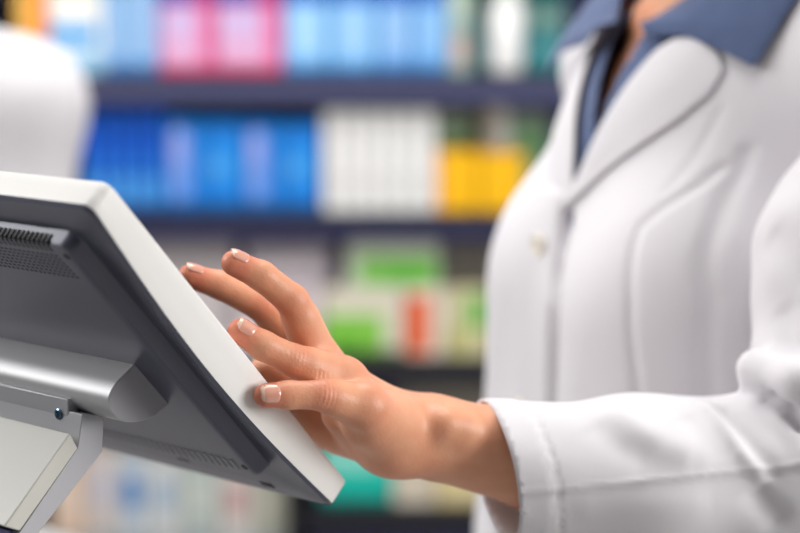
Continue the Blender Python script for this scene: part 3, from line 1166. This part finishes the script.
# ================================================================== SECOND PERSON (far left, out of focus)
def colleague():
    base = un(-20, 100, 1.95)
    O = np.array([base[0] - .05, base[1], 0])
    root = empty('person', tuple(O))
    tag(root, 'person at the left edge in a white coat, only a shoulder showing', 'person')
    U = np.array([1.0, 0, 0])
    W = np.array([0, -1.0, 0])
    A = [U, W, ZUP]

    def b2(u, w, z):
        return O + U * u + W * w + ZUP * z
    sh = un(22, 104, 1.95)
    eb = un(6, 330, 1.95)
    ux = sh[0] - O[0]
    s = SDF()
    s.ell(b2(-.09, 0, 1.18), A, (.14, .11, .24), 0)
    s.cap(b2(-.20, 0, 1.37), b2(-.02, 0, 1.37), .06, None, .06)
    s.cap(b2(-.10, 0, 1.42), b2(.0, 0, 1.39), .055, .05, .05)
    s.ell(b2(-.09, 0, .95), A, (.15, .12, .3), .08)
    s.cap(b2(-.09, 0, .85), b2(-.09, 0, .5), .16, .18, .05, W, .8)
    V, F = s.mesh(O + np.array([-.35, -.25, .5]), O + np.array([.2, .25, 1.5]), .008, 2)
    raw_mesh('lab_coat', V, F, M['coat'], root)
    for a, c in ((sh, eb), (b2(-.27, 0, 1.33), b2(-.30, .02, 1.05))):
        s = SDF()
        s.cap(a, c, .062, .056, 0)
        s.cap(a, a + (b2(-.09, 0, 1.33) - a) * .5 + ZUP * .012, .062, .06, .03)
        s.cap(c, c + W * .12 - ZUP * .10 - U * .03, .050, .040, .02)
        V, F = s.mesh(np.minimum(a, c) - .22, np.maximum(a, c) + .2, .006, 2)
        raw_mesh('sleeve', V, F, M['coat'], root)
    s = SDF()
    s.cap(b2(-.10, 0, 1.38), b2(-.10, .01, 1.50), .055, .052, 0)
    s.cap(b2(-.10, 0, 1.40), b2(-.09, 0, .82), .085, .11, .03)
    s.cap(sh, b2(-.27, 0, 1.33), .04, .04, .03)
    for a, c in ((sh, eb), (b2(-.27, 0, 1.33), b2(-.30, .02, 1.05))):
        s.cap(a, c, .04, .036, .02)
        s.cap(c, c + W * .12 - ZUP * .10 - U * .03, .036, .026, .02)
    s.ell(b2(-.10, .015, 1.60), A, (.072, .09, .112), .02)
    s.ell(b2(-.10, .045, 1.545), A, (.052, .052, .058), .03)
    s.cap(b2(-.10, .10, 1.60), b2(-.10, .115, 1.575), .007, .010, .012)
    for sg in (-1, 1):
        e = (eb if sg > 0 else b2(-.30, .02, 1.05)) + W * .12 - ZUP * .10 - U * .03
        s.cap(e, e + W * .06 - ZUP * .05, .026, .022, .02)
        s.cap(e + W * .06 - ZUP * .05, e + W * .10 - ZUP * .07, .030, .022, .015)
        for i in range(4):
            f0 = e + W * .11 - ZUP * .075 + U * (i - 1.5) * .014
            s.cap(f0, f0 + W * .03 - ZUP * .03, .008, .007, .004)
            s.cap(f0 + W * .03 - ZUP * .03, f0 + W * .035 - ZUP * .06, .007, .006, .003)
        s.cap(b2(-.09 + .07 * sg, 0, .8), b2(-.09 + .07 * sg, 0, .06), .075, .036, .02)
        s.cap(b2(-.09 + .07 * sg, 0, .05), b2(-.09 + .075 * sg, .13, .035), .036, .028, .02)
    V, F = s.mesh(O + np.array([-.5, -.4, .0]), O + np.array([.3, .25, 1.75]), .007, 2)
    o = raw_mesh('body', V, F, M['skin'], root)
    s = SDF()
    s.ell(b2(-.10, -.01, 1.63), A, (.086, .10, .105), 0)
    s.ell(b2(-.10, .11, 1.58), A, (.06, .07, .085), .01, True)
    s.cap(b2(-.04, -.03, 1.60), b2(-.005, -.035, 1.432), .045, .036, .03)
    s.cap(b2(-.16, -.03, 1.60), b2(-.17, -.03, 1.45), .045, .036, .03)
    s.cap(b2(-.10, -.06, 1.60), b2(-.10, -.075, 1.43), .06, .05, .03)
    V, F = s.mesh(O + np.array([-.4, -.25, 1.3]), O + np.array([.2, .25, 1.8]), .006, 2)
    o = raw_mesh('hair', V, F, M['hair_red'], root)
    o['label'] = 'dark red-brown shoulder-length hair'
    for sg in (-1, 1):
        c = b2(-.10 + .031 * sg, .083, 1.61)
        m = MB()
        rr = [[c + (U * math.cos(a) + ZUP * math.sin(a)) * (.0115 * math.sin(p)) + W * .0115 * math.cos(p) for a in np.linspace(0, 2 * math.pi, 17)[:-1]] for p in np.linspace(.02, math.pi - .02, 11)]
        m.loft(rr[:4], M['iris'], True, False)
        m.loft(rr[3:], M['eye_white'], False, True)
        m.build('eye', root, smooth=80)
        m = MB()
        rr = [[b2(-.09 + .07 * sg + r * math.cos(a), r * math.sin(a), z) for a in np.linspace(0, 2 * math.pi, 25)[:-1]] for z, r in ((.05, .055), (.3, .064), (.5, .078), (.75, .092))]
        m.loft(rr, M['trousers'], False, False)
        m.build('trouser_leg', root, smooth=60)
        sh_ = SDF()
        sh_.cap(b2(-.09 + .07 * sg, -.03, .045), b2(-.09 + .075 * sg, .16, .032), .044, .034, .02)
        V, F = sh_.mesh(b2(-.09 + .07 * sg, .05, .06) - .19, b2(-.09 + .07 * sg, .05, .06) + .19, .006, 1)
        V[:, 2] = np.maximum(V[:, 2], .001)
        raw_mesh('shoe', V, F, M['shoe'], root)
    m = MB()
    rr = []
    for t in np.linspace(-1, 1, 13):
        r = .0045 * math.sqrt(max(1 - t * t, .02))
        c = b2(-.10 + .022 * t, .089 - .005 * t * t, 1.545)
        rr.append([c + W * r * math.cos(a) + ZUP * r * 1.2 * math.sin(a) for a in np.linspace(0, 2 * math.pi, 11)[:-1]])
    m.loft(rr, M['lips'])
    m.build('mouth', root, smooth=80)


colleague()

# ================================================================== SHELVES AND STOCK
SY = 2.72          # front plane of the stock
LEV = {1: 73.0, 2: 211.0, 3: 356.0, 4: 504.0}
ZL = {k: at(400, v, SY)[2] for k, v in LEV.items()}
PITCHZ = ZL[1] - ZL[2]
ZL[0] = ZL[1] + PITCHZ
ZL[5] = at(200, 552, SY)[2]


def shelving():
    X, Y = RGT, np.array([0, 1.0, 0])
    x0, x1 = -1.15, 1.15
    root = empty('shelving_unit', (0, SY + .2, 0))
    tag(root, 'dark shelving unit along the wall, stocked with medicine packs', 'shelf')
    o = np.zeros(3)
    m = MB()
    m.box(o, X, Y, ZUP, (x0, x1), (SY + .36, SY + .38), (0, 2.1), M['shelf_back'])
    m.build('back_panel', root)
    xs = at(292, 500, SY)[0]
    for k, z in ZL.items():
        a, b = x0, x1
        if k == 4:
            a = xs
        if k == 5:
            b = xs
        m = MB()
        m.box(o, X, Y, ZUP, (a, b), (SY - .025, SY + .36), (z - .012, z), M['shelf_board'])
        bo = m.build('shelf_board', root, bevel=.002)
        m = MB()
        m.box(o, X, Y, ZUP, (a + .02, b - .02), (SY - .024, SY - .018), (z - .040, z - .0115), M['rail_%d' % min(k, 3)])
        m.build('price_rail', bo, bevel=.001)
    for x in (x0, x1):
        m = MB()
        m.box(o, X, Y, ZUP, (x - .012, x + .012), (SY - .025, SY + .38), (0, 2.1), M['shelf_board'])
        m.build('upright', root)
    m = MB()
    m.box(o, X, Y, ZUP, (x0, x1), (SY - .02, SY + .36), (0, .12), M['shelf_board'])
    m.build('plinth', root)
    m = MB()
    m.box(o, X, Y, ZUP, (xs - .008, xs + .008), (SY - .02, SY + .36), (.12, ZL[3] - .016), M['shelf_board'])
    m.build('divider', root)


shelving()

INK = {}


def ink(r, g, b):
    k = (r, g, b)
    if k not in INK:
        INK[k] = mat('print_%d_%d_%d' % k, srgb(r, g, b), 0.5)
    return INK[k]


def carton(name, label, cat, px0, px1, pytop, z, base, prints=(), dy=0.0, depth=.10, group=None, zt=None):
    """a folded carton standing on height z; prints are rectangles (fx0, fx1, fz0, fz1, ink) on its front"""
    Y = SY + dy
    x0 = at(px0, LEV[2], Y)[0]
    x1 = at(px1, LEV[2], Y)[0]
    z1 = zt if zt is not None else at(400, pytop, Y)[2]
    z0 = z
    X, YA = RGT, np.array([0, 1.0, 0])
    g = .0012
    o = np.zeros(3)
    m = MB()
    m.box(o, X, YA, ZUP, (x0 + g, x1 - g), (Y, Y + depth), (z0 + .0005, z1), base)
    w, h = x1 - x0 - 2 * g, z1 - z0
    for k, (fx0, fx1, fz0, fz1, c) in enumerate(prints):
        fz0 = max(fz0, .012)
        m.box(o, X, YA, ZUP, (x0 + g + w * fx0, x0 + g + w * fx1), (Y - .0003 * (k + 1), Y + .001), (z0 + h * fz0, z0 + h * fz1), c)
    # tuck flap line on the lid
    m.box(o, X, YA, ZUP, (x0 + g + w * .06, x1 - g - w * .06), (Y + .004, Y + .0046), (z1 - .001, z1 + .0003), base)
    ob = m.build(name)
    tag(ob, label, cat, group)
    return ob


def tub(name, label, cat, px, pytop, z, rpx, body, cap, dy=.05, group=None, band=None):
    Y = SY + dy
    x = at(px, 200, Y)[0]
    z1 = at(400, pytop, Y)[2]
    r = rpx / FPX * Y
    h = z1 - z
    root = empty(name, (x, Y, z))
    tag(root, label, cat, group)
    c = np.array([x, Y, z])
    ang = np.linspace(0, 2 * math.pi, 25)[:-1]

    def ring(rr, zz):
        return [c + np.array([rr * math.cos(a), rr * math.sin(a), zz]) for a in ang]
    m = MB()
    m.loft([ring(r * .94, .001), ring(r, .004), ring(r, h * .70), ring(r * .92, h * .75), ring(r * .72, h * .78)], body)
    m.build('bottle_body', root, smooth=40)
    m = MB()
    m.loft([ring(r * .78, h * .775), ring(r * .80, h * .79), ring(r * .80, h * .97), ring(r * .74, h)], cap)
    m.build('cap', root, smooth=40)
    if band:
        m = MB()
        m.loft([ring(r * 1.01, h * .15), ring(r * 1.01, h * .6)], band, False, False)
        m.build('paper_label', root, smooth=60)
    return root


def stock():
    lav = ink(196, 190, 226)
    # ---- top shelf
    z = ZL[1]
    carton('medicine_carton', 'orange and yellow carton standing left of the white carton, top shelf', 'carton', 22, 52, -40, z, ink(244, 190, 90), [(.55, 1, 0, 1, ink(240, 120, 30))])
    carton('medicine_carton', 'white carton with a bright cyan band, top shelf', 'carton', 53, 106, -40, z, ink(240, 238, 232), [(0, .92, .26, .43, ink(0, 156, 226)), (0, 1, 0, .20, ink(150, 200, 232))])
    for i, (a, b) in enumerate(((107, 133), (134, 161))):
        carton('medicine_carton', 'light blue carton with pale stripes beside the %s, top shelf' % ('cyan-banded carton' if i == 0 else 'pink cartons'), 'carton', a, b, -30, z, ink(112, 172, 224), [(.12, .5, .1, .9, ink(172, 204, 238)), (.6, .9, .2, .8, ink(140, 176, 222)), (0, 1, .0, .1, ink(60, 120, 190))], group='light blue cartons on the top shelf')
    for i, (a, b) in enumerate(((162, 217), (218, 284))):
        carton('medicine_carton', 'pink carton with lavender panels, %s of the two, top shelf' % ('left' if i == 0 else 'right'), 'carton', a, b, -18, z, ink(222, 104, 156), [(.04, .72, .42, .70, ink(200, 184, 224)), (.04, .76, .12, .38, ink(216, 176, 212)), (0, 1, .0, .07, ink(200, 50, 90)), (.0, .62, .77, 1, ink(36, 84, 176)), (.62, 1, .77, 1, ink(170, 40, 120))], group='pink cartons on the top shelf')
    for i, (a, b, c1, c2) in enumerate(((285, 330, (112, 180, 236), (160, 206, 244)), (331, 378, (112, 180, 236), (152, 198, 240)), (379, 412, (96, 160, 226), (150, 192, 238)), (413, 446, (96, 164, 226), (140, 190, 240)))):
        carton('medicine_carton', ('sky blue carton with a pale panel right of the pink cartons', 'sky blue carton with a pale panel second right of the pink cartons', 'mid blue carton with pale panel above the white packs', 'mid blue carton with pale panel left of the teal packs')[i] + ', top shelf', 'carton', a, b, -20, z, ink(*c1), [(.12, .86, .18, .72, ink(*c2)), (0, 1, .76, 1, ink(30, 90, 190)), (0, 1, 0, .08, ink(50, 110, 180))], group='blue cartons on the top shelf')
    carton('medicine_carton', 'grey-green narrow carton between blue and teal packs, top shelf', 'carton', 447, 470, -20, z, ink(150, 178, 176), [(.2, .8, .1, .4, ink(206, 170, 160)), (.1, .9, .6, .9, ink(190, 206, 190))])
    for i, (a, b) in enumerate(((471, 500), (501, 530), (531, 562))):
        carton('medicine_carton', 'teal carton with pale bands, %s, top shelf' % ('left of the white bottle', 'directly behind the white bottle', 'right of the white bottle beside the collar')[i], 'carton', a, b, -14, z, ink(20, 150, 160), [(.0, 1, .52, .74, ink(170, 214, 200)), (.2, .8, .14, .4, ink(120, 196, 200)), (0, 1, .84, 1, ink(0, 110, 110))], dy=.07, group='teal cartons on the top shelf')
    tub('pill_bottle', 'bright white bottle standing before the teal cartons, top shelf', 'bottle', 505, -20, z, 17, ink(252, 252, 252), ink(250, 250, 250), dy=.03)
    # ---- second shelf
    z = ZL[2]
    for i in range(5):
        a = 84 + i * 16.4
        carton('medicine_carton', 'slim deep blue carton with lighter foot, %s in the row beside the colleague' % ('first', 'second', 'third', 'fourth', 'fifth')[i], 'carton', a, a + 16, 109 + (i % 2), z, ink(0, 82, 190), [(.1, .9, .08, .34, ink(72, 156, 228)), (.2, .75, .42, .52, ink(40, 130, 220)), (0, 1, 0, .06, ink(0, 70, 130))], group='slim deep blue cartons on the second shelf')
    for i in range(4):
        a = 167 + i * 38.5
        w = ink(16, 122, 214)
        pr = [(.1, .62, .14, .84, ink(112, 150, 222)), (.16, .5, .5, .9, ink(150, 160, 222)), (0, 1, 0, .10, ink(0, 84, 150))] if i in (0, 2) else [(.08, .9, .3, .72, ink(30, 142, 226)), (.1, .5, .42, .56, ink(90, 160, 226)), (0, 1, 0, .10, ink(0, 84, 150))]
        carton('medicine_carton', 'bright blue carton %s, second shelf' % ('with lavender panel next to the slim deep blue row', 'with a paler stripe between the two lavender panels', 'with lavender panel, second of its kind', 'with a paler stripe left of the white packs')[i], 'carton', a, a + 38, 120 + i, z, w, pr, group='bright blue cartons on the second shelf')
    for i in range(6):
        a = 323.5 + i * 18.8
        carton('medicine_carton', 'slim white carton with grey lettering lines, %s from the blue cartons, second shelf' % ('first', 'second', 'third', 'fourth', 'fifth', 'sixth')[i], 'carton', a, a + 18.6, 111, z, ink(236, 236, 234), [(.06, .94, .66, .70, ink(206, 206, 206)), (.2, .8, .12, .5, ink(222, 222, 222))], group='slim white cartons on the second shelf')
    zt = at(400, 152, SY)[2]
    carton('medicine_carton', 'yellow carton with orange left edge beside the white packs, second shelf', 'carton', 436, 478, 152, z, ink(246, 186, 0), [(0, .14, 0, 1, ink(246, 160, 70))])
    carton('medicine_carton', 'plain yellow carton next to the white coat, second shelf', 'carton', 479, 524, 154, z, ink(246, 186, 0))
    carton('medicine_carton', 'green carton standing behind the yellow cartons, second shelf', 'carton', 438, 486, 112, z, ink(140, 196, 140), [(0, 1, .86, 1, ink(176, 190, 190)), (.05, .95, .70, .76, ink(200, 220, 190))], dy=.12)
    carton('medicine_carton', 'green carton behind the yellow cartons close to the coat, second shelf', 'carton', 500, 548, 112, z, ink(140, 196, 140), [(0, 1, .86, 1, ink(176, 190, 190))], dy=.12)
    tub('pill_bottle', 'white capped bottle between the green cartons, second shelf', 'bottle', 495, 106, z, 16, ink(232, 232, 230), ink(238, 238, 236), dy=.145 - .04)
    # ---- third shelf: two layers of lying packs
    z = ZL[3]
    zm = at(400, 289, SY)[2]
    zt = at(400, 228, SY)[2]
    carton('medicine_carton', 'cream carton lying with a vivid green corner, lower layer left of the orange one', 'carton', 322, 404, 0, z, ink(214, 208, 190), [(.0, .75, .1, .62, ink(130, 196, 74)), (.1, .5, .1, .36, ink(104, 180, 50)), (0, 1, 0, .1, ink(60, 90, 40))], zt=zm)
    carton('medicine_carton', 'white carton with an orange-red panel, lower layer of the third shelf', 'carton', 405, 446, 0, z, ink(222, 212, 196), [(0, .62, .05, .90, ink(226, 96, 48))], zt=zm)
    carton('medicine_carton', 'cream carton with a green patch next to the coat, lower layer of the third shelf', 'carton', 447, 492, 0, z, ink(206, 200, 160), [(.45, .9, .4, .9, ink(96, 176, 70)), (.0, .5, .05, .4, ink(190, 186, 120))], zt=zm)
    carton('medicine_carton', 'white carton with a broad green foot lying on top of the stack, third shelf', 'carton', 346, 440, 0, zm + .001, ink(206, 212, 194), [(.12, .98, .06, .52, ink(124, 194, 84)), (.4, .9, .1, .4, ink(96, 184, 52))], zt=zt)
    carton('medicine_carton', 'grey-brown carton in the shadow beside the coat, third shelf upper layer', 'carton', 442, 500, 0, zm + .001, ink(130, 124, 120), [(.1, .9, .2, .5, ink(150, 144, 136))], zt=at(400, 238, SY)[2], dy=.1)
    carton('medicine_carton', 'pale pink-white carton behind the raised fingers, third shelf lower layer', 'carton', 236, 320, 0, z, ink(214, 200, 204), [(.1, .9, .2, .5, ink(224, 214, 214))], zt=zm)
    carton('medicine_carton', 'pale mauve carton lying on the pink-white one behind the fingers', 'carton', 244, 330, 0, zm + .001, ink(188, 180, 188), [(.1, .8, .3, .6, ink(214, 206, 208))], zt=at(400, 246, SY)[2], dy=.02)
    carton('medicine_carton', 'light grey carton behind the monitor edge, third shelf', 'carton', 130, 234, 0, z, ink(206, 198, 200), [(.1, .9, .3, .6, ink(220, 212, 212))], zt=at(400, 234, SY)[2], dy=.03)
    tub('pill_bottle', 'white tub standing behind the index finger, third shelf', 'bottle', 222, 226, z, 24, ink(228, 224, 226), ink(222, 218, 220), dy=.175)
    # ---- fourth shelf (right bay)
    z = ZL[4]
    zt4 = at(400, 448, SY)[2]
    carton('medicine_carton', 'teal green carton seen below the wrist, fourth shelf', 'carton', 318, 392, 0, z, ink(20, 186, 168), [(.0, .8, .62, .95, ink(150, 220, 206)), (0, 1, 0, .12, ink(0, 110, 104))], zt=zt4)
    carton('medicine_carton', 'cream carton seen below the forearm, fourth shelf', 'carton', 393, 436, 0, z, ink(214, 206, 190), [(.1, .9, .2, .5, ink(206, 192, 170))], zt=at(400, 456, SY)[2])
    carton('medicine_carton', 'pale yellow carton below the forearm next to the coat, fourth shelf', 'carton', 437, 500, 0, z, ink(214, 196, 140), [(.1, .9, .2, .5, ink(224, 212, 170))], zt=at(400, 470, SY)[2])
    carton('medicine_carton', 'grey-beige carton showing just above the wrist, fourth shelf', 'carton', 396, 500, 0, z, ink(170, 164, 154), [(.1, .9, .6, .9, ink(186, 180, 170))], zt=at(400, 386, SY)[2], dy=.16)
    # ---- fifth shelf (left bay), pale packs under the monitor
    z = ZL[5]
    L5 = [(44, 78, 470, (218, 190, 168), (226, 206, 190), 'peach carton beside the stand, bottom left shelf'),
          (79, 111, 452, (206, 196, 190), (190, 190, 204), 'pale grey carton with blue-grey print, bottom left shelf'),
          (112, 140, 458, (196, 206, 214), (40, 120, 190), 'pale carton with a strong blue square, bottom left shelf'),
          (141, 176, 462, (206, 208, 206), (160, 180, 200), 'white carton with faint blue print under the monitor, bottom left shelf'),
          (177, 214, 466, (178, 188, 184), (196, 204, 196), 'grey-green carton under the monitor, bottom left shelf'),
          (215, 250, 470, (206, 202, 196), (190, 150, 150), 'cream carton with a dull red line, bottom left shelf'),
          (251, 284, 474, (170, 172, 158), (186, 186, 170), 'olive grey carton at the divider, bottom left shelf')]
    for a, b, t, c1, c2, lb in L5:
        carton('medicine_carton', lb, 'carton', a, b, 0, z, ink(*c1), [(.2, .8, .45, .82, ink(*c2)), (.1, .9, .1, .2, ink(150, 160, 170))], zt=at(400, t, SY)[2], group='pale cartons on the bottom left shelf')


stock()

# ================================================================== LIGHT, CAMERA
w = bpy.data.worlds.new('shop_ambient')
scene.world = w
w.use_nodes = True
bg = w.node_tree.nodes['Background']
bg.inputs[0].default_value = (0.87, 0.87, 1.0, 1)
bg.inputs[1].default_value = 0.10


def area(name, loc, target, sx, sy, power, col=(1, 1, 1)):
    l = bpy.data.lights.new(name, 'AREA')
    l.shape = 'RECTANGLE'
    l.size, l.size_y = sx, sy
    l.energy = power
    l.color = col
    o = bpy.data.objects.new(name, l)
    o.location = loc
    o.rotation_euler = (Vector(target) - Vector(loc)).to_track_quat('-Z', 'Y').to_euler()
    link(o)
    return o


area('shop_window_light', (2.6, 0.30, 1.85), (0.1, 1.0, 1.2), 1.4, 1.4, 66, (1, 0.98, 0.96))
area('shop_front_light', (-2.1, 1.35, 2.3), (0.2, 1.2, 1.15), 1.4, 1.0, 40, (1, 0.99, 0.98))
area('ceiling_lamp_light', (0.05, 1.15, 2.8), (0.1, 1.1, 0), 1.2, 0.6, 10, (1, 0.98, 0.95))
area('ceiling_lamp_light', (-0.3, 1.9, 2.8), (-0.1, 2.7, 1.2), 1.6, 0.4, 30, (1, 0.98, 0.95))

cd = bpy.data.cameras.new('camera')
cd.lens = 85
cd.sensor_width = 36
cd.dof.use_dof = True
cd.dof.focus_distance = 0.972
cd.dof.aperture_fstop = 3.3
cd.clip_start = .02
co = bpy.data.objects.new('camera', cd)
co.location = CAM
co.rotation_euler = (math.radians(90) - PITCH, 0, 0)
link(co)
scene.camera = co

vs = scene.view_settings
vs.view_transform = 'Standard'
vs.look = 'None'
vs.gamma = 1
vs.exposure = 0.0
vs.use_curve_mapping = False
